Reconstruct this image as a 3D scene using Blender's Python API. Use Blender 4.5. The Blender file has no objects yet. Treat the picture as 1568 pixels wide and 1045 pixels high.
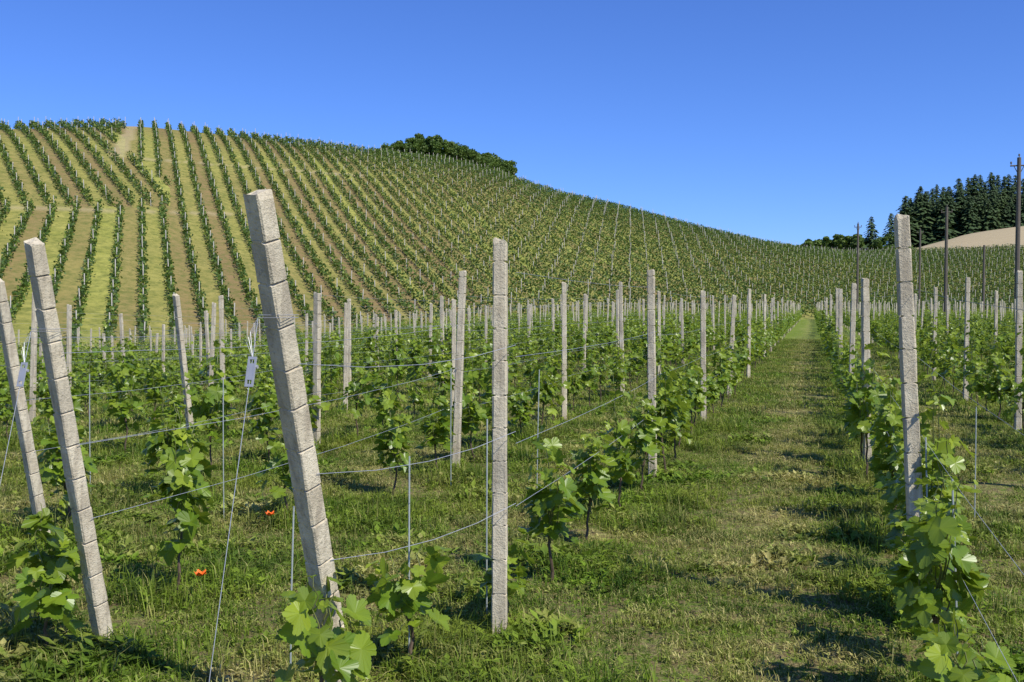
import bpy, math, random
import numpy as np
from mathutils import Vector, Matrix
rnd = random.Random(7)
RS = np.random.RandomState(11)
sc = bpy.context.scene
F=1524.0; CX=784.0; HY=470.0; CAMH=1.66
TH=math.atan(459/1524); C=math.cos(TH); S=math.sin(TH)

# ------------------------------------------------------------ terrain
keys=[ # bearing, base dist, crest dist, crest elevation key, dip
(-250,68,172,212,1.7),(-100,68,175,205,1.7),(0,68,178,201,1.6),(100,69,181,197,1.5),(215,70,185,195,1.5),(300,72,190,204,1.4),(400,76,196,215,1.2),(500,82,203,227,1.0),
(600,88,210,240,.7),(700,95,215,252,.45),(780,100,220,275,.25),(850,105,228,299,.1),(940,112,235,318,0),(1060,120,240,350,0),
(1160,128,247,374,0),(1250,136,262,388,0),(1330,142,300,391,0),(1400,148,345,382,0),(1440,149,365,369,0),(1480,150,375,358,0),(1568,150,385,345,0),(1750,150,390,330,0)]
ka=[math.degrees(math.atan((k[0]-CX)/F)) for k in keys]
kb=[k[1] for k in keys]; kc=[k[2] for k in keys]; kd=[k[4] for k in keys]
ke=[(HY-k[3])/F*math.cos(math.radians(a)) for k,a in zip(keys,ka)]
ka=[-180,-120,-70]+ka+[60,120,180]
kb=[150,90,70]+kb+[150,150,150]
kc=[300,200,175]+kc+[390,350,300]
ke=[0.004,.08,.15]+ke+[.06,.01,.004]
kd=[0,.8,1.6]+kd+[0,0,0]
A=np.arange(-180,180,0.25)
def sm(v,w=3):
    k=np.exp(-0.5*(np.arange(-3*w,3*w+1)/w)**2); k/=k.sum()
    vv=np.concatenate([v[-40:],v,v[:40]])
    return np.convolve(vv,k,'same')[40:-40]
TB=sm(np.interp(A,ka,kb)); TC=sm(np.interp(A,ka,kc)); TE=sm(np.interp(A,ka,ke)); TD=sm(np.interp(A,ka,kd))
def polar(x,y):
    x=np.asarray(x,float); y=np.asarray(y,float)
    return np.hypot(x,y), np.degrees(np.arctan2(x*C+y*S,-x*S+y*C))
def prof(a):
    return np.interp(a,A,TB),np.interp(a,A,TC),np.interp(a,A,TE)
def tval(x,y):
    r,a=polar(x,y); b,c,e=prof(a); return (r-b)/(c-b),a,r
def H(x,y):
    x=np.asarray(x,float); y=np.asarray(y,float)
    r,a=polar(x,y); b,c,e=prof(a); D=np.interp(a,A,TD)
    q=np.clip((r-9)/38,0,1); zd=-D*q*q*(3-2*q)
    t=np.clip((r-b)/(c-b),0,1)
    eb=(-D-CAMH)/b
    g=1-(1-t)**1.75
    z=CAMH+r*(eb+(e-eb)*g)
    zc=CAMH+c*e
    z=np.where(r>c, np.maximum(zc-0.08*(r-c)-0.0006*(r-c)**2, -2.0), z)
    z=np.where(r<b,zd,z)
    und=0.35*np.sin(x*.045+1)*np.sin(y*.06)*np.clip((r-b)/25,0,1)*np.clip((c-r)/40,0,1)
    mic=0.014*np.sin(2.1*x+.7*y)*np.sin(1.7*y-.5*x)+.008*np.sin(5.1*x+3*y)+.006*np.sin(9*y-4*x)
    return z+und+mic
def h1(x,y): return float(H(x,y))
def W(px,d):
    lat=(px-CX)/F*d
    return (lat*C-d*S, lat*S+d*C)

# ------------------------------------------------------------ helpers
def link(o,parent=None):
    sc.collection.objects.link(o)
    if parent: o.parent=parent
    return o
def empty(name):
    e=bpy.data.objects.new(name,None); e.empty_display_size=.2; return link(e)
def mesh(name,verts,faces,mat,cols=None,smooth=False):
    m=bpy.data.meshes.new(name)
    if isinstance(faces,np.ndarray):
        nv=len(verts); nf,k=faces.shape
        m.vertices.add(nv); m.vertices.foreach_set('co',np.asarray(verts,np.float32).ravel())
        m.loops.add(nf*k); m.loops.foreach_set('vertex_index',faces.astype(np.int32).ravel())
        m.polygons.add(nf); m.polygons.foreach_set('loop_start',np.arange(0,nf*k,k,dtype=np.int32))
        m.polygons.foreach_set('loop_total',np.full(nf,k,np.int32))
        m.update(calc_edges=True)
    else:
        m.from_pydata([tuple(v) for v in verts],[],faces)
    if cols is not None:
        ca=m.color_attributes.new('tint','FLOAT_COLOR','POINT')
        c=np.ones((len(verts),4),np.float32); c[:,:3]=np.asarray(cols)[:,:3]
        ca.data.foreach_set('color',c.ravel())
    if smooth: m.polygons.foreach_set('use_smooth',np.ones(len(m.polygons),bool))
    if mat:
        for q in (mat if isinstance(mat,list) else [mat]): m.materials.append(q)
    m.validate()
    return m
class NT:
    def __init__(s,name):
        s.m=bpy.data.materials.new(name); s.m.use_nodes=True; s.t=s.m.node_tree; s.t.nodes.clear()
        s.out=s.t.nodes.new('ShaderNodeOutputMaterial')
    def n(s,ty,**k):
        q=s.t.nodes.new(ty)
        for a,b in k.items(): setattr(q,a,b)
        return q
    def l(s,a,b): s.t.links.new(a,b)
    def put(s,sock,v):
        if isinstance(v,bpy.types.NodeSocket): s.l(v,sock)
        elif isinstance(v,tuple) and len(v)==3 and sock.type=='RGBA': sock.default_value=v+(1,)
        else: sock.default_value=v
    def math(s,op,a,b=0.0,c=None,clamp=False):
        q=s.n('ShaderNodeMath',operation=op,use_clamp=clamp); s.put(q.inputs[0],a); s.put(q.inputs[1],b)
        if c is not None: s.put(q.inputs[2],c)
        return q.outputs[0]
    def mix(s,f,a,b,bt='MIX'):
        q=s.n('ShaderNodeMix',data_type='RGBA',blend_type=bt); s.put(q.inputs[0],f); s.put(q.inputs[6],a); s.put(q.inputs[7],b); return q.outputs[2]
    def noise(s,vec,sc_,det=3,rough=.55):
        q=s.n('ShaderNodeTexNoise'); s.put(q.inputs['Scale'],sc_); s.put(q.inputs['Detail'],det); s.put(q.inputs['Roughness'],rough)
        if vec: s.l(vec,q.inputs['Vector'])
        return q.outputs['Fac']
    def ramp(s,f,lo,hi):
        q=s.n('ShaderNodeMapRange'); s.put(q.inputs[0],f); q.inputs[1].default_value=lo; q.inputs[2].default_value=hi; return q.outputs[0]
    def bsdf(s,col,rough=.8,spec=.3,normal=None):
        b=s.n('ShaderNodeBsdfPrincipled'); s.put(b.inputs['Base Color'],col); s.put(b.inputs['Roughness'],rough)
        b.inputs['Specular IOR Level'].default_value=spec
        if normal: s.l(normal,b.inputs['Normal'])
        return b.outputs[0]
    def bump(s,h,st,dist):
        q=s.n('ShaderNodeBump'); q.inputs['Strength'].default_value=st; q.inputs['Distance'].default_value=dist; s.l(h,q.inputs['Height']); return q.outputs[0]
    def done(s,sh): s.l(sh,s.out.inputs[0]); return s.m

def straw_fac(N,pos):
    sep=N.n('ShaderNodeSeparateXYZ'); N.l(pos,sep.inputs[0])
    wob=N.math('MULTIPLY',N.math('SUBTRACT',N.noise(pos,.6,2),.5),.7)
    u=N.math('FRACT',N.math('DIVIDE',N.math('ADD',N.math('ADD',sep.outputs[0],wob),1.45+202.0),2.02))
    d=N.math('ABSOLUTE',N.math('SUBTRACT',u,.58))
    cen=N.math('SUBTRACT',1.0,N.math('DIVIDE',d,.34),clamp=True)
    mp=N.n('ShaderNodeMapping'); N.l(pos,mp.inputs[0]); mp.inputs['Scale'].default_value=(.7,1.6,1)
    n1=N.noise(mp.outputs[0],0.6,4); n2=N.noise(mp.outputs[0],2.2,4,.7); n3=N.noise(pos,11,3)
    s=N.math('ADD',N.math('MULTIPLY',n1,.6),N.math('ADD',N.math('MULTIPLY',n2,.75),N.math('MULTIPLY',n3,.35)))
    s=N.math('ADD',s,N.math('MULTIPLY',cen,.14))
    return N.ramp(s,.88,1.12)

GREEN_D=(.050,.110,.008); GREEN_M=(.14,.23,.020); OLIVE=(.30,.33,.045); STRAW=(.48,.42,.15); SOIL=(.17,.12,.06)
UDIR=(-0.603,0.798); NDIR=(0.798,0.603)
ang2=math.radians(48); UD2=(-math.sin(ang2),math.cos(ang2)); ND2=(math.cos(ang2),math.sin(ang2))
SP=2.2
def mat_ground():
    N=NT('ground_soil_grass'); g=N.n('ShaderNodeNewGeometry'); P=g.outputs['Position']
    st=straw_fac(N,P); nf=N.noise(P,14,5,.7); nb=N.noise(P,.9,3)
    near=N.mix(nb,GREEN_D,GREEN_M); near=N.mix(N.math('MULTIPLY',st,.75),near,STRAW)
    near=N.mix(N.math('MULTIPLY',N.ramp(nf,.42,.56),.85),near,SOIL)
    near=N.mix(N.math('MULTIPLY',N.ramp(N.noise(P,70,3,.7),.5,.65),.6),near,(.40,.33,.17))
    at=N.n('ShaderNodeAttribute',attribute_name='tint'); sp=N.n('ShaderNodeSeparateColor'); N.l(at.outputs['Color'],sp.inputs[0])
    hill,blk,tan=sp.outputs[0],sp.outputs[1],sp.outputs[2]
    # beyond the modelled blades the sward colour takes over
    ln=N.n('ShaderNodeVectorMath',operation='LENGTH'); N.l(P,ln.inputs[0])
    far=N.mix(st,N.mix(nb,(.12,.20,.022),(.20,.27,.035)),(.36,.35,.11))
    near=N.mix(N.math('MULTIPLY',N.ramp(ln.outputs['Value'],38,52),.85),near,far)
    def lane(nd):
        d=N.n('ShaderNodeVectorMath',operation='DOT_PRODUCT'); N.l(P,d.inputs[0]); d.inputs[1].default_value=(nd[0],nd[1],0)
        v=N.math('FLOOR',N.math('DIVIDE',N.math('ADD',d.outputs['Value'],550*SP),SP))
        w=N.n('ShaderNodeTexWhiteNoise',noise_dimensions='1D'); N.l(v,w.inputs['W'])
        par=N.math('MODULO',v,2.0)
        return N.math('ADD',N.math('MULTIPLY',par,.55),N.math('MULTIPLY',w.outputs['Value'],.45))
    la=N.mix(N.ramp(blk,.45,.55),lane(NDIR),lane(ND2))
    n0=N.noise(P,.35,4,.6); n1=N.noise(P,.03,2)
    dry=N.mix(N.noise(P,.12,3),(.28,.18,.09),(.25,.19,.08)); grn=N.mix(n0,(.18,.22,.03),(.50,.46,.13))
    lf=N.math('ADD',N.math('MULTIPLY',la,.95),N.math('MULTIPLY',N.math('SUBTRACT',n1,.5),1.5),clamp=True)
    hc=N.mix(lf,grn,dry); hc=N.mix(N.math('MULTIPLY',N.ramp(N.noise(P,1.2,5,.75),.42,.66),.85),hc,(.12,.15,.035))
    hc=N.mix(tan,hc,N.mix(n0,(.40,.32,.18),(.50,.41,.24)))
    col=N.mix(hill,near,hc)
    b=N.bump(nf,.9,.05)
    return N.done(N.bsdf(col,.95,.1,b))
def mat_grass():
    N=NT('grass_blades'); g=N.n('ShaderNodeNewGeometry'); P=g.outputs['Position']
    st=straw_fac(N,P); at=N.n('ShaderNodeAttribute',attribute_name='tint'); sp=N.n('ShaderNodeSeparateColor'); N.l(at.outputs['Color'],sp.inputs[0])
    c=N.mix(sp.outputs[0],GREEN_D,(.23,.36,.026)); c=N.mix(N.math('MULTIPLY',N.ramp(N.noise(P,.8,3),.40,.72),.75),c,OLIVE)
    dk=N.ramp(N.noise(P,1.7,4,.6),.48,.60); c=N.mix(N.math('MULTIPLY',dk,.6),c,(.040,.090,.008))
    f=N.math('ADD',N.math('MULTIPLY',st,.9),N.math('MULTIPLY',sp.outputs[1],.75),clamp=True)
    f=N.math('MULTIPLY',f,N.ramp(sp.outputs[0],-.2,.6),clamp=True)
    c=N.mix(f,c,N.mix(sp.outputs[0],(.26,.19,.06),(.68,.60,.24)))
    b=N.bsdf(c,.6,.25); t=N.n('ShaderNodeBsdfTranslucent'); N.l(c,t.inputs[0])
    m=N.n('ShaderNodeMixShader'); m.inputs[0].default_value=.3; N.l(b,m.inputs[1]); N.l(t.outputs[0],m.inputs[2])
    return N.done(m.outputs[0])
def mat_leaf(name,dark,lite,young,trans=.35,rough=.42,tcol=None):
    N=NT(name); at=N.n('ShaderNodeAttribute',attribute_name='tint'); sp=N.n('ShaderNodeSeparateColor'); N.l(at.outputs['Color'],sp.inputs[0])
    c=N.mix(sp.outputs[0],dark,lite); c=N.mix(sp.outputs[1],c,young)
    c=N.mix(N.math('MULTIPLY',sp.outputs[2],.25),c,young)
    b=N.bsdf(c,rough,.5); t=N.n('ShaderNodeBsdfTranslucent'); N.l(N.mix(.6,c,tcol or young),t.inputs[0])
    m=N.n('ShaderNodeMixShader'); m.inputs[0].default_value=trans; N.l(b,m.inputs[1]); N.l(t.outputs[0],m.inputs[2])
    return N.done(m.outputs[0])
def mat_concrete():
    N=NT('weathered_concrete'); tc=N.n('ShaderNodeNewGeometry'); P=tc.outputs['Position']
    a=N.noise(P,6,5,.65); b=N.noise(P,60,3,.7); d=N.noise(P,180,2)
    mp=N.n('ShaderNodeMapping'); N.l(P,mp.inputs[0]); mp.inputs['Scale'].default_value=(30,30,2.5); s=N.noise(mp.outputs[0],1,3)
    c=N.mix(N.ramp(a,.3,.7),(.49,.42,.29),(.74,.66,.48)); c=N.mix(N.math('MULTIPLY',N.ramp(s,.48,.70),.6),c,(.30,.25,.175))
    c=N.mix(N.math('MULTIPLY',N.ramp(b,.54,.72),.55),c,(.18,.155,.11))
    c=N.mix(N.math('MULTIPLY',N.ramp(N.noise(P,2.5,4),.52,.72),.5),c,(.29,.26,.20))
    h=N.math('ADD',b,N.math('MULTIPLY',d,.5))
    return N.done(N.bsdf(c,.9,.2,N.bump(h,.8,.007)))
def mat_simple(name,c1,c2,sc_=20,rough=.7,metal=0,bump=.2):
    N=NT(name); g=N.n('ShaderNodeTexCoord'); n=N.noise(g.outputs['Object'],sc_,4,.6)
    s=N.bsdf(N.mix(n,c1,c2),rough,.4,N.bump(n,bump,.01)); s.node.inputs['Metallic'].default_value=metal
    return N.done(s)
M_G=mat_ground(); M_GR=mat_grass(); M_C=mat_concrete()
M_L=mat_leaf('vine_leaf',(.040,.100,.008),(.135,.255,.018),(.38,.47,.040),.38,.36)
M_H=mat_leaf('hill_vine_leaf',(.030,.070,.008),(.090,.165,.016),(.24,.31,.035),.2,.6)
M_T=mat_leaf('broadleaf_foliage',(.045,.095,.012),(.11,.19,.022),(.16,.23,.03),.2,.6)
M_F=mat_leaf('conifer_needles',(.016,.042,.013),(.050,.095,.024),(.10,.15,.03),.08,.7)
M_B=mat_simple('vine_bark',(.06,.04,.025),(.16,.11,.07),40)
M_S=mat_simple('green_shoot',(.10,.16,.03),(.18,.16,.06),30,.5)
M_W=mat_simple('galvanised_wire',(.30,.32,.37),(.48,.50,.55),30,.5,.2,.05)
M_R=mat_simple('grey_rod',(.30,.34,.32),(.44,.48,.46),30,.5)
M_P=mat_simple('pole_wood',(.08,.065,.05),(.17,.14,.11),8)
M_PO=mat_simple('poppy_petal',(.85,.12,.01),(.95,.20,.02),20,.5)
M_HP=mat_simple('pale_post',(.34,.32,.27),(.48,.45,.37),3,.8)
M_Z=mat_simple('zinc_plate',(.34,.35,.37),(.5,.51,.53),30,.4,.3,.05)

# ------------------------------------------------------------ ground sheet
ang=np.concatenate([np.arange(-180,-36,4),np.arange(-36,36,.25),np.arange(36,180,4)])
rad=np.concatenate([[.05],np.arange(.5,12,.25),np.arange(12,60,1.0),np.arange(60,300,1.5),np.geomspace(300,4000,50)])
aa,rr=np.meshgrid(np.radians(ang),rad)
lat=rr*np.sin(aa); dep=rr*np.cos(aa)
GX=lat*C-dep*S; GY=lat*S+dep*C; GZ=H(GX,GY)
nr,na=rr.shape
V=np.stack([GX.ravel(),GY.ravel(),GZ.ravel()],1)
i,j=np.meshgrid(np.arange(nr-1),np.arange(na),indexing='ij'); j2=(j+1)%na
Fq=np.stack([i*na+j,i*na+j2,(i+1)*na+j2,(i+1)*na+j],-1).reshape(-1,4)
def pxof(a): return CX+F*np.tan(np.radians(np.clip(a,-60,60)))
def blockof(x,y):
    t,a,r=tval(x,y); px=pxof(a)
    yi=HY-F*(H(x,y)-CAMH)/(r*np.cos(np.radians(np.clip(a,-60,60))))
    track=((np.abs(px-(205-(yi-200)*.55))<8+ (yi-190)*.10)&(yi<243)&(t>.1)) | ((np.abs(yi-(243+(px-190)*.075))<1.3)&(px>180)&(px<560)&(t>.1))
    left=(px<(205-(yi-200)*.55))&(yi<243)&(t>.3) | ((px<260)&(yi<318)&(yi>=243)&(t>.2)&(px<150+ (yi-243)*1.2+60))
    cross=(np.abs(yi-(318+px*.03))<1.3)&(px<370)&(t>.1)
    tan=(px>1395)&(yi<386-(px-1400)*.035)&(t>.3)
    return t,a,r,px,yi,track|cross,left,tan
t,a,r,px,yi,track,left,tan=blockof(V[:,0],V[:,1])
cols=np.zeros((len(V),3)); cols[:,0]=np.clip((t)*30+.5,0,1); cols[:,1]=left; cols[:,2]=np.maximum(tan*1.0,track*.5)
g=link(bpy.data.objects.new('ground',mesh('ground',V,Fq,M_G,cols,True)))

# ------------------------------------------------------------ leaf shapes
half=[(0.15,-0.15),(0.36,-0.14),(0.5,0.06),(0.40,0.20),(0.60,0.36),(0.54,0.58),(0.30,0.56),(0.20,0.80)]
hv=[0,.3,1,0,.5,1,0,.4]
OUT0=[(0,0)]+half+[(0,1.0)]+[(-x,y) for x,y in reversed(half)]
OV0=[.6]+hv+[1]+hv[::-1]
OUT=[];OV=[]
for k in range(len(OUT0)):
    a_,b_=OUT0[k],OUT0[(k+1)%len(OUT0)]; OUT.append(a_); OV.append(OV0[k])
    mx_,my_=(a_[0]+b_[0])/2,(a_[1]+b_[1])/2; dx,dy=mx_,my_-.35; L_=math.hypot(dx,dy)+1e-6
    if k not in (0,len(OUT0)-1):
        f1=(a_[0]*.65+b_[0]*.35+dx/L_*.03,a_[1]*.65+b_[1]*.35+dy/L_*.03); OUT.append(f1); OV.append(.4)
        f2=(mx_-dx/L_*.015,my_-dy/L_*.015); OUT.append(f2); OV.append(.2)
        f3=(a_[0]*.3+b_[0]*.7+dx/L_*.035,a_[1]*.3+b_[1]*.7+dy/L_*.035); OUT.append(f3); OV.append(.4)
def add_leaf(vs,fs,cs,pos,tip,nrm,size,tint,young,simple=False):
    tip=tip.normalized(); side=tip.cross(nrm).normalized(); nn=side.cross(tip).normalized()
    b=len(vs); cup=rnd.uniform(-.5,.45); wav=rnd.uniform(0,6); fold=rnd.uniform(-.1,.35)
    vs.append(pos+tip*(size*.35)); cs.append((tint,young,1))
    pts=OUT if not simple else [OUT0[k] for k in (0,2,5,7,9,11,13,16)]
    asp=rnd.uniform(.85,1.1)
    for k,(x,y) in enumerate(pts):
        th=math.atan2(x,y-.35)
        z=cup*(x*x+ (y-.35)**2)+.06*math.sin(th*3+wav)+fold*abs(x)
        vs.append(pos+side*(x*size*asp)+tip*(y*size)+nn*(z*size)); cs.append((tint,young,OV[k] if not simple else .4))
    n=len(pts)
    for k in range(n): fs.append((b,b+1+k,b+1+(k+1)%n))
def tube(vs,fs,pts,rads,n=5,cs=None,col=(0,0,0)):
    b=len(vs)
    for k,p in enumerate(pts):
        d=(pts[min(k+1,len(pts)-1)]-pts[max(k-1,0)]).normalized()
        ref=Vector((1,0,0)) if abs(d.x)<.9 else Vector((0,1,0)); u=(ref-d*ref.dot(d)).normalized(); w=d.cross(u)
        for q in range(n):
            a=2*math.pi*q/n; vs.append(p+(u*math.cos(a)+w*math.sin(a))*rads[k])
            if cs is not None: cs.append(col)
    for k in range(len(pts)-1):
        for q in range(n):
            fs.append((b+k*n+q,b+k*n+(q+1)%n,b+(k+1)*n+(q+1)%n,b+(k+1)*n+q))
    fs.append(tuple(b+(len(pts)-1)*n+q for q in range(n)))

def vine_mesh(name,height,nsh,spread,lsize,simple=False,bottom=.38):
    vs,fs,cs=[],[],[]
    x=0;y=0;pts=[Vector((0,0,-.05))]
    for k in range(1,7):
        x+=rnd.uniform(-.015,.015); y+=rnd.uniform(-.02,.02); pts.append(Vector((x,y,bottom*k/6)))
    tube(vs,fs,pts,[.012,.010,.009,.008,.008,.009,.011],6,cs); nb=len(fs)
    shoots=[]
    for s in range(nsh):
        a=rnd.choice([1,-1])*math.pi/2+rnd.uniform(-.7,.7)
        L=(height-bottom)*rnd.uniform(.35,1.15)
        sp=spread*rnd.uniform(.2,1.2)
        start=pts[rnd.choice([-1,-1,-2,-3])]
        p=[]; K=8; dr=rnd.uniform(0,2.5)
        for k in range(K+1):
            f=k/K
            droop=-.25*L*max(0,f-.5)**2*dr
            p.append(start+Vector((math.cos(a)*sp*f**.7+rnd.uniform(-.02,.02),math.sin(a)*sp*f**.7+rnd.uniform(-.02,.02),L*f+droop)))
        shoots.append((p,L))
        tube(vs,fs,p,[.0045-.0028*k/K for k in range(K+1)],4,cs)
    nsx=len(fs)
    for p,L in shoots:
        n=max(6,int(L/.035)) if not simple else max(5,int(L/.05))
        for k in range(n):
            f=(k+.5)/n; q=f*(len(p)-1); i0=int(q); pos=p[i0].lerp(p[min(i0+1,len(p)-1)],q-i0)
            az=rnd.uniform(0,2*math.pi); out=Vector((math.cos(az),math.sin(az),0))
            pet=rnd.uniform(.03,.12)*(1.15-f*.6); lp=pos+out*pet+Vector((0,0,rnd.uniform(-.02,.04)))
            tip=out*rnd.uniform(.3,1)+Vector((rnd.uniform(-.4,.4),rnd.uniform(-.4,.4),rnd.uniform(-1.1,.2)))
            nrm=out*rnd.uniform(.1,1)+Vector((rnd.uniform(-.3,.3),rnd.uniform(-.3,.3),rnd.uniform(.3,1.0)))
            sz=lsize*rnd.uniform(.45,1.2)*(1-.6*max(0,f-.55)/.45)
            yg=min(1,max(0,rnd.gauss(.15,.2)+max(0,f-.6)*1.7))
            add_leaf(vs,fs,cs,lp,tip,nrm,sz,rnd.random(),yg,simple)
    m=mesh(name,vs,fs,[M_B,M_S,M_L],cs)
    mi=np.full(len(m.polygons),2,np.int32); mi[:nb]=0; mi[nb:nsx]=1
    m.polygons.foreach_set('material_index',mi)
    return m
VN=[vine_mesh('grapevine_near%d'%k,rnd.uniform(.95,1.25),rnd.choice([5,6,6]),.18,.112,False,rnd.uniform(.34,.44)) for k in range(9)]
VS=[vine_mesh('grapevine_small%d'%k,rnd.uniform(.66,.86),rnd.choice([4,5]),.15,.128,False,.28) for k in range(5)]
VF=[vine_mesh('grapevine_far%d'%k,rnd.uniform(1.15,1.5),rnd.choice([6,7,8,9]),.38,.13,True,.42) for k in range(9)]

# ------------------------------------------------------------ posts
def post_mesh(name,hgt,w=.084,dp=.078,notch=True,seed=0):
    R=random.Random(seed)
    right=[(w/2,-.25)]
    z=.22
    def wd(z): return w/2*(1-.10*z/2.0)
    while z<hgt-.06 and notch:
        right+=[(wd(z)-.0,z),(wd(z)-.013,z+.006),(wd(z)-.011,z+.014),(wd(z),z+.012)]
        z+=.165+R.uniform(-.012,.012)
    right+=[(wd(hgt),hgt-.012),(wd(hgt)-.010,hgt)]
    left=[(-x,zz) for x,zz in reversed(right)]
    prof=right+left; n=len(prof)
    vs=[]; fs=[]
    ch=.007
    for (ins,yy) in ((ch,-dp/2),(0,-dp/2+ch),(0,dp/2-ch),(ch,dp/2)):
        for x,zz in prof:
            sx=1 if x>0 else -1
            k=(1-.10*zz/2.0)
            vs.append(Vector((x-sx*ins+R.uniform(-.0025,.0025),yy*k+R.uniform(-.002,.002),zz-(ins if zz>hgt-.001 else 0)+(R.uniform(-.022,.008) if zz>=hgt-.02 else 0))))
    for l in range(3):
        for k in range(n): k2=(k+1)%n; fs.append((l*n+k,l*n+k2,(l+1)*n+k2,(l+1)*n+k))
    m=len(right)
    for l,fl in ((0,False),(3,True)):
        for k in range(m-1):
            a,b=l*n+k,l*n+k+1; c,d=l*n+(n-1-k-1),l*n+(n-1-k)
            f=(a,b,c,d); fs.append(f[::-1] if fl else f)
    return mesh(name,vs,fs,M_C)
PM=[post_mesh('post%d'%k,2.0+.03*k,.076,.072,seed=k) for k in range(5)]
PBIG=post_mesh('post_end',2.2,.090,.086,True,9)
posts_far=empty('vineyard_posts')
def post(x,y,me,lean=0,leanx=0,near=True,rz=0,zs=1):
    o=bpy.data.objects.new('concrete_vineyard_post' if near else 'post',me); link(o,None if near else posts_far)
    o.rotation_mode='ZYX'
    o.location=(x,y,h1(x,y)); o.rotation_euler=(lean,leanx,rz); o.scale=(1,1,zs)
    return o
rowx=[-1.45+2.02*k for k in range(-26,15)]
SPC=4.7
wires_v,wires_f=[],[]
vines_mass=empty('grapevine_rows')
def add_vine(x,y,near,me,s=1):
    o=bpy.data.objects.new('grapevine' if near else 'vine',me); link(o,None if near else vines_mass)
    o.location=(x,y,h1(x,y)); o.rotation_euler=(0,0,rnd.choice([0,math.pi])+rnd.uniform(-.35,.35)); o.scale=(s,s,s*rnd.uniform(.8,1.15))
def wire(p,q,r=.0010,sag=.02):
    ps=[p.lerp(q,k/4)-Vector((0,0,sag*4*(k/4)*(1-k/4))) for k in range(5)]
    tube(wires_v,wires_f,ps,[r]*5,3)
for x in rowx:
    k=round((x+1.45)/2.02)
    if k==0: ys=4.73; end=(-1.86,3.73,.65/2.1)
    elif k==-1: ys=9.5; end=(-3.3,4.04,.42/1.94)
    elif k==-2: ys=10.4; end=(-5.2,5.76,.40/1.9)
    elif k==-3: ys=15.2; end=(-7.75,11.2,.30/1.9)
    elif k==1: ys=10.9; end=None
    elif k==2: ys=4.9+4.7; end=None
    else:
        ys=max(11.0,abs(x)*.95 if x<0 else 10)+rnd.uniform(0,4); end=None
    y=ys; n=0; xr=x
    while True:
        r,a=polar(xr,y); b,c,e=prof(a)
        if r>b-3 or n>60: break
        if abs(a)<33:
            near=r<16
            if k==0 and n==0: post(-1.49,y,PM[0],.0,.002,True,.22,1.0)
            elif not(not near and rnd.random()<.12):
                post(xr+rnd.gauss(0,.02),y,rnd.choice(PM),rnd.gauss(0,.022),rnd.gauss(0,.02),near,rnd.gauss(.15,.12),rnd.uniform(.90,1.04))
            if r<60:
                for wz in (.65,1.0,1.4,1.8):
                    y1=y+SPC; wz=wz+rnd.uniform(-.03,.03)
                    wire(Vector((xr+.045,y,wz+h1(xr,y))),Vector((xr+.045,y1,wz+h1(xr,y1))),.0012 if r<25 else .0015)
        y+=SPC; n+=1
    if k==1:
        post(.55,5.45,PM[2],0.0,-.055,True,.1,1.035)
        for wz in (.65,1.0,1.4,1.75):
            wire(Vector((.60-.055*wz,5.45,wz)),Vector((x+.045,10.9,wz+.02)),.0012)
            wire(Vector((.60-.055*wz,5.45,wz)),Vector((.62,.6,wz-.1)),.0010,.05)
    if k==2:
        # slack wires hanging down from the posts of the next row
        for z0,z1,x1 in ((1.3,.75,2.0),(1.0,.35,2.15),(.8,.25,1.85)):
            wire(Vector((x+.03,ys,z0)),Vector((x1,3.2,z1)),.0014,.10)
    if end:
        ex,ey,L=end
        me=PBIG if k==0 else PM[1]
        post(ex,ey,me,math.atan(L),0,True,-.30,{0:.985,-1:.98,-2:.93,-3:.93}[k])
        for wz in (.66,1.02,1.45):
            wire(Vector((ex+.05,ey-L*wz,wz)),Vector((x+.045,ys,wz+.02)),.0014,.05)
    if k==0: vs_=[(-1.78,3.35,VS),(-1.74,4.2,VS),(-1.53,4.95,VS),(-1.5,5.8,VN),(-1.48,6.75,VN),(-1.45,7.8,VN),(-1.43,8.8,VN)]; yv=9.8
    elif k==-1: vs_=[(-3.43,3.8,VS),(-3.46,4.85,VN),(-3.85,6.8,VN),(-3.5,8.0,VN),(-3.45,9.0,VN)]; yv=9.95
    elif k==1: vs_=[(.50,3.85,VS),(.54,4.35,VN),(.53,4.9,VN),(.62,5.5,VN),(.60,6.3,VN),(.6,7.1,VN),(.6,8.0,VN)]; yv=8.9
    elif k==-2: vs_=[]; yv=6.2
    elif k==-3: vs_=[]; yv=8.5
    elif k==2: vs_=[]; yv=5.5
    else: vs_=[]; yv=ys-SPC
    for vx,vy,L in vs_: add_vine(vx,vy,True,rnd.choice(L))
    y=yv
    while y<170:
        r,a=polar(x,y); b,c,e=prof(a)
        if r>b-1.5: break
        if abs(a)<34 and rnd.random()>.06:
            if r<11.5: add_vine(x+rnd.gauss(0,.04),y,True,rnd.choice(VN),1.1)
            else: add_vine(x+rnd.gauss(0,.04),y,False,rnd.choice(VF if r>18 else VN+VF[:3]),rnd.uniform(.85,1.12))
        y+=1.0+rnd.uniform(-.15,.15)
link(bpy.data.objects.new('trellis_wires',mesh('trellis_wires',wires_v,wires_f,M_W)))

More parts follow.
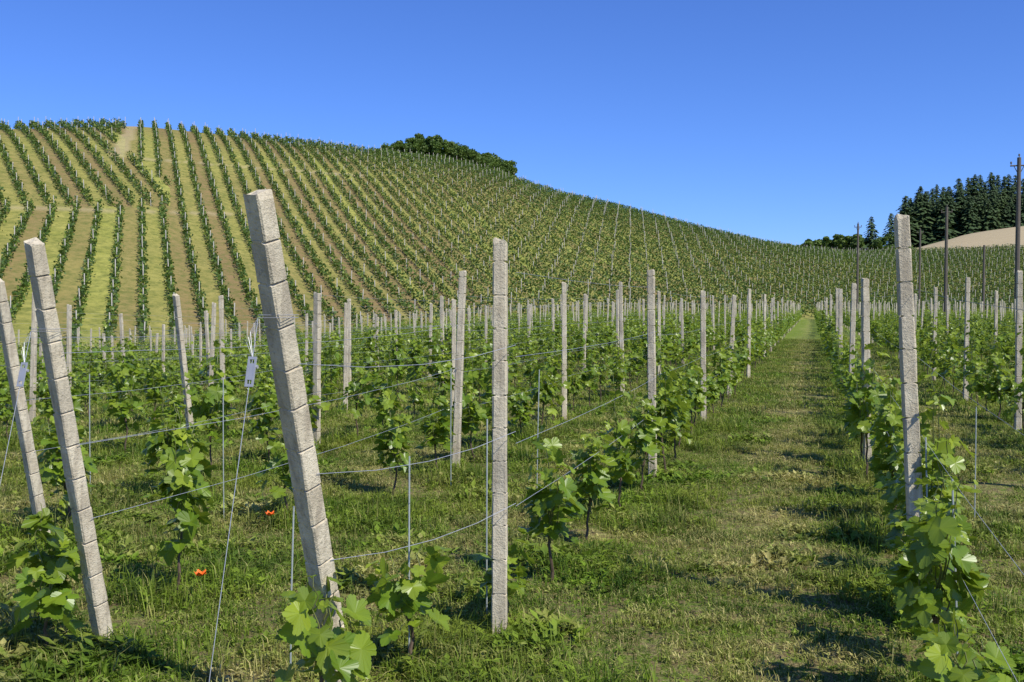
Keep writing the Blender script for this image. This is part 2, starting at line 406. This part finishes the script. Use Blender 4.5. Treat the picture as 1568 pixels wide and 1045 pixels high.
def anchor(ex,ey,L,ztop,name):
    vs,fs=[],[]
    p0=Vector((ex-.055,ey-L*ztop-.05,ztop)); p1=Vector((ex-.02,ey-L*ztop-.55,0))
    p1.z=h1(p1.x,p1.y)-.02
    tube(vs,fs,[p0,p1],[.0014,.0014],5)
    d=(p1-p0).normalized(); q=p0+d*.20
    for dz in (0,.010):
        w=.052; c0=Vector((ex,ey-L*ztop,ztop+dz))
        tube(vs,fs,[c0+Vector(v) for v in ((w,-w,0),(w,w,0),(-w,w,0),(-w,-w,0),(w,-w,0))],[.0012]*5,4)
    for k in range(3):
        tube(vs,fs,[p0+Vector((0,0,-.01*k)),p0+Vector((-.02-.008*k,-.02,-.05-.02*k)),p0+d*.15],[.0011]*3,4)
    up=-d; sx=Vector((1,0,0)); ny=up.cross(sx).normalized()
    def box(c,a,b,t):
        bb=len(vs)
        for s1 in (-1,1):
            for s2 in (-1,1):
                for s3 in (-1,1): vs.append(c+sx*(a*s1)+up*(b*s2)+ny*(t*s3))
        for f in ((0,1,3,2),(4,6,7,5),(0,4,5,1),(2,3,7,6),(0,2,6,4),(1,5,7,3)): fs.append(tuple(bb+i for i in f))
    box(q+sx*.013,.0035,.055,.003); box(q-sx*.013,.0035,.055,.003)
    box(q,.0093,.030,.0024); box(q+up*.050,.0093,.005,.0024); box(q-up*.050,.0093,.005,.0024)
    tube(vs,fs,[q-sx*.020+ny*.008+up*.02,q+sx*.020+ny*.008+up*.02],[.007,.007],8)
    return link(bpy.data.objects.new(name,mesh(name,vs,fs,M_Z)))
anchor(-1.86,3.73,.65/2.1,1.62,'wire_tensioner')
anchor(-3.3,4.04,.42/1.94,1.55,'wire_tensioner')
rods=[(625,4.55,.98,0),(440,4.4,.78,.02),(1430,5.0,1.0,-.03),(1478,4.15,.95,-.04),(745,5.3,1.05,0),(690,9,1.1,0),(822,8.6,1.1,.02),(340,7.7,1.1,0),(135,8.5,1.1,0),(1497,7.5,.9,0)]
for px_,d,hh,ln in rods:
    x,y=W(px_,d); z=h1(x,y); vs,fs=[],[]
    tube(vs,fs,[Vector((x,y,z-.1)),Vector((x+ln*.5,y,z+hh*.5)),Vector((x+ln,y+.01,z+hh))],[.0042,.0042,.004],6)
    link(bpy.data.objects.new('vine_support_rod',mesh('rod',vs,fs,M_R)))

# ------------------------------------------------------------ grass
def grass_mesh(name,size,n,hmin,hmax,wid,flat,weeds=0,wsz=.035):
    vs=[];fs=[];cs=[]
    cl=[(rnd.uniform(-size/2,size/2),rnd.uniform(-size/2,size/2),rnd.uniform(.45,1.6),rnd.uniform(-.35,.35)) for _ in range(max(8,n//24))]
    for k in range(n):
        cxx,cyy,cs_,ct=rnd.choice(cl)
        x=cxx+rnd.gauss(0,.032*size/.8); y=cyy+rnd.gauss(0,.032*size/.8)
        if rnd.random()<.25: x,y=rnd.uniform(-size/2,size/2),rnd.uniform(-size/2,size/2)
        h=rnd.uniform(hmin,hmax)*cs_; az=rnd.uniform(0,6.283); d=Vector((math.cos(az),math.sin(az),0)); s=Vector((-d.y,d.x,0))
        isflat=rnd.random()<flat; w=wid*rnd.uniform(.6,1.3)
        b=len(vs); p=Vector((x,y,-.005))
        if isflat:
            p.z=rnd.uniform(.004,.035); mid=p+d*h*.5+Vector((0,0,.012)); tip=p+d*h*1.0+Vector((0,0,rnd.uniform(-.01,.01)))
        else:
            ln=rnd.uniform(.1,.9); mid=p+Vector((0,0,h*.6))+d*h*ln*.35; tip=p+Vector((0,0,h*(1-.4*ln)))+d*h*ln
        vs+= [p-s*w/2,p+s*w/2,mid+s*w*.4,mid-s*w*.4,tip]; fs+=[(b,b+1,b+2,b+3),(b+3,b+2,b+4)]
        t=(min(1,max(0,rnd.random()+ct)),rnd.uniform(.3,.9) if isflat else (rnd.random()<.13)*.7,0); cs+=[t]*5
    for k in range(weeds):
        x,y=rnd.uniform(-size/2,size/2),rnd.uniform(-size/2,size/2); t=(rnd.uniform(.3,1),0,0); hz=rnd.uniform(.01,hmax*.7)
        for q in range(rnd.randint(3,7)):
            az=rnd.uniform(0,6.283); d=Vector((math.cos(az),math.sin(az),rnd.uniform(.1,1.0))); s=Vector((-d.y,d.x,0)).normalized(); L=rnd.uniform(.6,1.5)*wsz; w=L*.28
            p=Vector((x,y,hz*rnd.random())); b=len(vs); vs+=[p,p+d*L*.5+s*w,p+d*L-Vector((0,0,.01)),p+d*L*.5-s*w]; fs+=[(b,b+1,b+2,b+3)]; cs+=[t]*4
    return mesh(name,vs,fs,M_GR,cs)
GS=[grass_mesh('g_short%d'%k,.8,1350,.025,.065,.0050,.36,50,.022) for k in range(6)]
GM=[grass_mesh('g_mid%d'%k,.8,1250,.04,.10,.0055,.18,90,.032) for k in range(6)]
GT=[grass_mesh('g_tall%d'%k,.7,800,.08,.20,.0058,.05,90,.04) for k in range(4)]
GW=[grass_mesh('g_weed%d'%k,.5,120,.05,.14,.006,.0,70,.06) for k in range(4)]
GB=[grass_mesh('g_bare%d'%k,.8,480,.015,.06,.0050,.70,25,.022) for k in range(4)]
GFs=[grass_mesh('g_far%d'%k,1.9,2400,.04,.10,.012,.26,80,.045) for k in range(4)]
gp=empty('grass')
def ginst(m,x,y,s=1,zs=1):
    o=bpy.data.objects.new('grass_patch',m); link(o,gp); o.location=(x,y,h1(x,y)-.004); o.rotation_euler=(0,0,rnd.uniform(0,6.28)); o.scale=(s,s,zs)
def rowdist(x):
    u=((x+1.45)/2.02)%1.0
    return min(u,1-u)*2.02
for gx in np.arange(-16,10,.55):
    for gy in np.arange(1.5,18,.55):
        x=gx+rnd.uniform(-.15,.15); y=gy+rnd.uniform(-.15,.15)
        lat=x*C+y*S; dep=-x*S+y*C
        if dep<3.6 or dep>14.5 or abs(lat)>dep*.54+.5: continue
        rd=rowdist(x); q=rnd.random()
        path=-1.2<x<.35
        bare=math.sin(x*1.9+math.sin(y*1.3)*1.5)*math.sin(y*1.5+x*.7)
        if rd<.34 and q<.6: ginst(rnd.choice(GT),x,y,1,rnd.uniform(.5,1))
        elif not path and q<.10: ginst(rnd.choice(GT),x,y,.8,rnd.uniform(.4,.7))
        if rnd.random()<(.14 if path else .35): ginst(rnd.choice(GW),x,y,rnd.uniform(.6,1.1),rnd.uniform(.5,1))
        if bare>.74 and rd<.9: ginst(rnd.choice(GB),x,y,1.1,1); continue
        if path and rd>.3: ginst(rnd.choice(GS),x,y,1,rnd.uniform(.8,1.3))
        else: ginst(rnd.choice(GM if q<.6 else GS),x,y,1,rnd.uniform(.7,1.2))
for gx in np.arange(-42,26,1.35):
    for gy in np.arange(8,60,1.35):
        x=gx+rnd.uniform(-.3,.3); y=gy+rnd.uniform(-.3,.3)
        lat=x*C+y*S; dep=-x*S+y*C
        if dep<13.6 or dep>50 or abs(lat)>dep*.53+1: continue
        ginst(rnd.choice(GFs),x,y,1,rnd.uniform(.7,1.2)*(1 if not -1.2<x<.3 else .6))

# poppies
for pxx,dd_,hh_ in ((303,5.35,.21),(411,6.9,.2)):
    x,y=W(pxx,dd_); z=h1(x,y); vs,fs=[],[]
    for q in range(5):
        az=q*1.257; dd=Vector((math.cos(az),math.sin(az),0)); s=Vector((-dd.y,dd.x,0)); c=Vector((x,y,z+hh_)); b=len(vs)
        vs+=[c,c+dd*.022+s*.020+Vector((0,0,.014)),c+dd*.036+Vector((0,0,.034)),c+dd*.022-s*.020+Vector((0,0,.014))]; fs+=[(b,b+1,b+2,b+3)]
    n0=len(fs); tube(vs,fs,[Vector((x,y,z)),Vector((x+.01,y,z+hh_/2)),Vector((x,y,z+hh_))],[.0015]*3,4)
    m=mesh('poppy',vs,fs,[M_PO,M_S]); m.polygons.foreach_set('material_index',np.array([0]*n0+[1]*(len(m.polygons)-n0),np.int32))
    link(bpy.data.objects.new('poppy_flower',m))

# ------------------------------------------------------------ hill vineyard rows
def hill_rows():
    P=[];PP=[]
    for blk,(u,n) in ((0,(UDIR,NDIR)),(1,(UD2,ND2))):
        for v in range(-170,220):
            off=v*SP
            s=np.arange(-120,460,.42)
            x=n[0]*off+u[0]*s; y=n[1]*off+u[1]*s
            ok=(polar(x,y)[0]<420)&(np.abs(polar(x,y)[1])<31)
            if not ok.any(): continue
            x=x[ok];y=y[ok];s=s[ok]
            t,a,r,px,yi,track,left,tan=blockof(x,y)
            keep=(t>.012)&(t<1.03)&(~track)&(~tan)&(left==(blk==1))
            keep&= np.random.RandomState(v+1000*blk+500).rand(len(x))>.03
            P.append(np.stack([x[keep],y[keep],t[keep]],1))
            pk=keep&(np.abs((s+v*1.3)%5.6)<.41)
            PP.append(np.stack([x[pk],y[pk]],1))
    return np.concatenate(P),np.concatenate(PP)
HP,HPP=hill_rows()
print('hill pts',len(HP),len(HPP))
def quads_cloud(cent,size,tint,young):
    n=len(cent)
    a=RS.normal(size=(n,3)); a/=np.linalg.norm(a,axis=1)[:,None]
    b=RS.normal(size=(n,3)); b-=a*(a*b).sum(1)[:,None]; b/=np.linalg.norm(b,axis=1)[:,None]
    s=size[:,None]*.5
    V=np.stack([cent-a*s,cent-b*s*.8,cent+a*s,cent+b*s*.8],1).reshape(-1,3)
    Fc=np.arange(4*n).reshape(n,4)
    c=np.zeros((n,3)); c[:,0]=tint; c[:,1]=young
    return V,Fc,np.repeat(c,4,0)
K=14
base=np.repeat(HP,K,0)
vig=np.repeat(.65+.55*RS.rand(len(HP)),K)
n=len(base); jx=RS.normal(0,.18,n); jy=RS.normal(0,.18,n)
x=base[:,0]+jx; y=base[:,1]+jy
zz=H(base[:,0],base[:,1])+.10+RS.rand(n)**.9*1.10*vig
V,Fc,cc=quads_cloud(np.stack([x,y,zz],1),.28*(.6+.7*RS.rand(n)),RS.rand(n),(RS.rand(n)<.25)*.7)
link(bpy.data.objects.new('hillside_vine_rows',mesh('hillside_vine_rows',V,Fc,M_H,cc)))
def boxes(xy,w,hlo,hhi):
    n=len(xy); z=H(xy[:,0],xy[:,1]); hh=RS.uniform(hlo,hhi,n); lx=RS.normal(0,.05,n); ly=RS.normal(0,.05,n)
    V=[]
    for k in (0,1):
        for sx,sy in ((-1,-1),(1,-1),(1,1),(-1,1)):
            V.append(np.stack([xy[:,0]+sx*w/2+k*lx,xy[:,1]+sy*w/2+k*ly,z+(hh if k else -.2)],1))
    V=np.stack(V,1).reshape(-1,3); b=np.arange(n)[:,None,None]*8
    f=np.array([[0,1,5,4],[1,2,6,5],[2,3,7,6],[3,0,4,7],[4,5,6,7]])[None]
    return V,(b+f).reshape(-1,4)
V,Fc=boxes(HPP,.060,1.5,2.0)
link(bpy.data.objects.new('hillside_vineyard_posts',mesh('hillside_vineyard_posts',V,Fc,M_HP)))

# ------------------------------------------------------------ trees
def broad_tree(px_,d,hgt,wid,acc):
    x0,y0=W(px_,d); z0=h1(x0,y0)
    tv,tf=acc['tv'],acc['tf']
    top=Vector((x0+rnd.uniform(-.2,.2),y0,z0+hgt*.6))
    tube(tv,tf,[Vector((x0,y0,z0-.5)),Vector((x0+.1,y0,z0+hgt*.3)),top],[hgt*.035,hgt*.025,hgt*.01],7)
    for k in range(26):
        az=rnd.uniform(0,6.283); rr_=math.sqrt(rnd.random())*wid*.42; hz=rnd.uniform(.25,.9)
        sh=math.sqrt(max(.05,1-((hz-.5)/.5)**2)); cpos=np.array([x0+math.cos(az)*rr_*sh,y0+math.sin(az)*rr_*sh,z0+hgt*hz])
        if k<7: tube(tv,tf,[Vector((x0,y0,z0+hgt*.3)),Vector(cpos.tolist())],[hgt*.012,hgt*.004],4)
        cr=wid*rnd.uniform(.12,.2); nn=150
        q=RS.normal(size=(nn,3)); q/=np.linalg.norm(q,axis=1)[:,None]; q*=(RS.rand(nn)**.4)[:,None]*cr*np.array([1,1,.8])
        acc['c'].append(cpos+q); acc['s'].append(np.full(nn,hgt*.045+.12)*(.6+.8*RS.rand(nn))); tn=rnd.uniform(.1,.8)
        acc['t'].append(np.clip(tn+RS.normal(0,.2,nn),0,1)); acc['y'].append(np.full(nn,rnd.uniform(0,.6)))
def finish(acc,name,mat):
    V,Fc,cc=quads_cloud(np.concatenate(acc['c']),np.concatenate(acc['s']),np.concatenate(acc['t']),np.concatenate(acc['y']))
    o=link(bpy.data.objects.new(name,mesh(name,V,Fc,mat,cc)))
    link(bpy.data.objects.new('trunks',mesh('trunks',acc['tv'],acc['tf'],M_P)),o)
def newacc(): return dict(tv=[],tf=[],c=[],s=[],t=[],y=[])
acc=newacc()
for px_,top in ((583,233),(600,224),(615,219),(632,212),(650,208),(668,213),(685,221),(702,223),(715,227),(733,236),(748,238),(760,243),(775,249),(640,219),(660,219),(745,245),(590,231),(782,257),(692,226),(724,234)):
    d=prof(math.degrees(math.atan((px_-CX)/F)))[1]*math.cos(math.atan((px_-CX)/F))+rnd.uniform(2,9)
    x0,y0=W(px_,d); hh=CAMH+(HY-top)/F*d-h1(x0,y0)
    broad_tree(px_,d,hh*rnd.uniform(.98,1.12),rnd.uniform(4.3,6),acc)
finish(acc,'hilltop_trees',M_T)
acc=newacc()
for px_,top in ((1215,370),(1226,366),(1240,366),(1255,362),(1268,362),(1282,358),(1296,356),(1308,359),(1322,362),(1345,366),(1232,371),(1275,365),(1290,364),(1357,360)):
    d=330+rnd.uniform(-15,15)
    x0,y0=W(px_,d); hh=CAMH+(HY-top+4)/F*d-h1(x0,y0)
    broad_tree(px_,d,max(4.5,hh),rnd.uniform(5.5,7.5),acc)
finish(acc,'distant_broadleaf_trees',M_T)
def conifers(lst,name):
    vs,fs,cs=[],[],[]; tv,tf=[],[]
    for px_,top,d,wf in lst:
        x0,y0=W(px_,d); z0=h1(x0,y0); zt=CAMH+(HY-top)/F*d; hg=max(6,zt-z0)
        tube(tv,tf,[Vector((x0,y0,z0-1)),Vector((x0,y0,zt-.3))],[hg*.018,.04],6)
        nw=int(hg/.62); tb=rnd.uniform(0,.5)
        for w in range(nw):
            f=w/nw; zz=z0+hg*(.10+.90*f); R=hg*wf*(1-f)**.65*rnd.uniform(.7,1.15)+.3
            for b_ in range(rnd.randint(8,11)):
                az=rnd.uniform(0,6.283); Rb=R*rnd.uniform(.6,1.15); d_=Vector((math.cos(az),math.sin(az),0)); s=Vector((-d_.y,d_.x,0))
                p=Vector((x0,y0,zz)); ti=rnd.random()
                for seg in range(3):
                    f0=seg/3; q=p+d_*Rb*f0+Vector((0,0,-Rb*.3*f0*f0)); e=p+d_*Rb*(f0+.42)+Vector((0,0,-Rb*.3*(f0+.4)**2-.15)); wd=Rb*.22*(1.1-f0*.6)+.14
                    b=len(vs); dz=Vector((0,0,rnd.uniform(-.5,.1)))
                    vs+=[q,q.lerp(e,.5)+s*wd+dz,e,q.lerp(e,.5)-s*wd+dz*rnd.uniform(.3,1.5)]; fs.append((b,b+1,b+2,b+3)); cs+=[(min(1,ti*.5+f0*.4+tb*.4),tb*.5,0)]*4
    o=link(bpy.data.objects.new(name,mesh(name,vs,fs,M_F,cs)))
    link(bpy.data.objects.new('trunks',mesh('trunks',tv,tf,M_P)),o)
lst=[]
for px_ in range(1378,1640,7):
    top=np.interp(px_,[1372,1390,1400,1420,1450,1490,1530,1560,1640],[325,294,290,280,275,265,266,268,262])+rnd.choice([0,0,3,6,10,16])+rnd.uniform(-3,4)
    lst.append((px_+rnd.uniform(-3,3),top,395+rnd.uniform(0,40),rnd.uniform(.16,.23)))
for px_ in range(1384,1640,7): lst.append((px_,rnd.uniform(288,315),391+rnd.uniform(-2,10),.26))
conifers(lst,'conifer_forest')
conifers([(1332,330,335,.24)],'conifer_tree')
conifers([(1362,325,350,.24)],'conifer_tree')

# ------------------------------------------------------------ utility poles
def upole(px_,top,d,r0,arm=True):
    x0,y0=W(px_,d); z0=h1(x0,y0); zt=CAMH+(HY-top)/F*d; vs,fs=[],[]
    tube(vs,fs,[Vector((x0,y0,z0-.5)),Vector((x0,y0,(z0+zt)/2)),Vector((x0,y0,zt))],[r0,r0*.85,r0*.7],10)
    if arm:
        w=.45
        tube(vs,fs,[Vector((x0-w,y0,zt-.45)),Vector((x0+w,y0,zt-.45))],[.045,.045],6)
        tube(vs,fs,[Vector((x0-w*.6,y0,zt-.45)),Vector((x0,y0,zt-1.0))],[.02,.02],4)
        tube(vs,fs,[Vector((x0+w*.6,y0,zt-.45)),Vector((x0,y0,zt-1.0))],[.02,.02],4)
        for s in (-1,0,1):
            b=Vector((x0+s*w*.9,y0,zt-.42 if s else zt)); tube(vs,fs,[b,b+Vector((0,0,.08)),b+Vector((0,0,.1)),b+Vector((0,0,.2))],[.02,.02,.055,.04],8)
    link(bpy.data.objects.new('utility_pole',mesh('utility_pole',vs,fs,M_P)))
upole(1556,243,56,.15); upole(1447,318,85,.16); upole(1312,343,125,.16); upole(1505,376,95,.14,False); upole(1407,352,140,.16)

# ------------------------------------------------------------ light, sky, camera
SD=Vector((.88,-.47,0)).normalized(); EL=math.radians(49)
sd=Vector((SD.x*math.cos(EL),SD.y*math.cos(EL),math.sin(EL)))
sun=bpy.data.lights.new('sun','SUN'); sun.energy=5.0; sun.angle=math.radians(.5); sun.color=(1,.95,.85)
so=link(bpy.data.objects.new('sun',sun)); so.rotation_euler=sd.to_track_quat('Z','Y').to_euler(); so.location=(20,-10,40)
w=bpy.data.worlds.new('World'); sc.world=w; w.use_nodes=True; nt=w.node_tree; nt.nodes.clear()
sky=nt.nodes.new('ShaderNodeTexSky'); sky.sky_type='NISHITA'; sky.sun_disc=False; sky.sun_elevation=EL; sky.sun_rotation=math.atan2(SD.x,SD.y)
sky.air_density=1.0; sky.dust_density=.1; sky.ozone_density=3.5; sky.altitude=800
mx=nt.nodes.new('ShaderNodeMix'); mx.data_type='RGBA'; mx.blend_type='MULTIPLY'; mx.inputs[0].default_value=1; mx.inputs[7].default_value=(.63,.93,1.66,1)
bg=nt.nodes.new('ShaderNodeBackground'); bg.inputs[1].default_value=.100; o=nt.nodes.new('ShaderNodeOutputWorld')
nt.links.new(sky.outputs[0],mx.inputs[6]); nt.links.new(mx.outputs[2],bg.inputs[0]); nt.links.new(bg.outputs[0],o.inputs[0])
sc.view_settings.view_transform='Standard'; sc.view_settings.look='None'; sc.view_settings.exposure=0
cam=bpy.data.cameras.new('camera'); cam.lens=35; cam.sensor_width=36; cam.clip_end=6000; cam.clip_start=.05
co=link(bpy.data.objects.new('camera',cam)); co.location=(0,0,CAMH)
co.rotation_euler=(math.radians(90)-math.atan(52.5/F),0,TH)
sc.camera=co
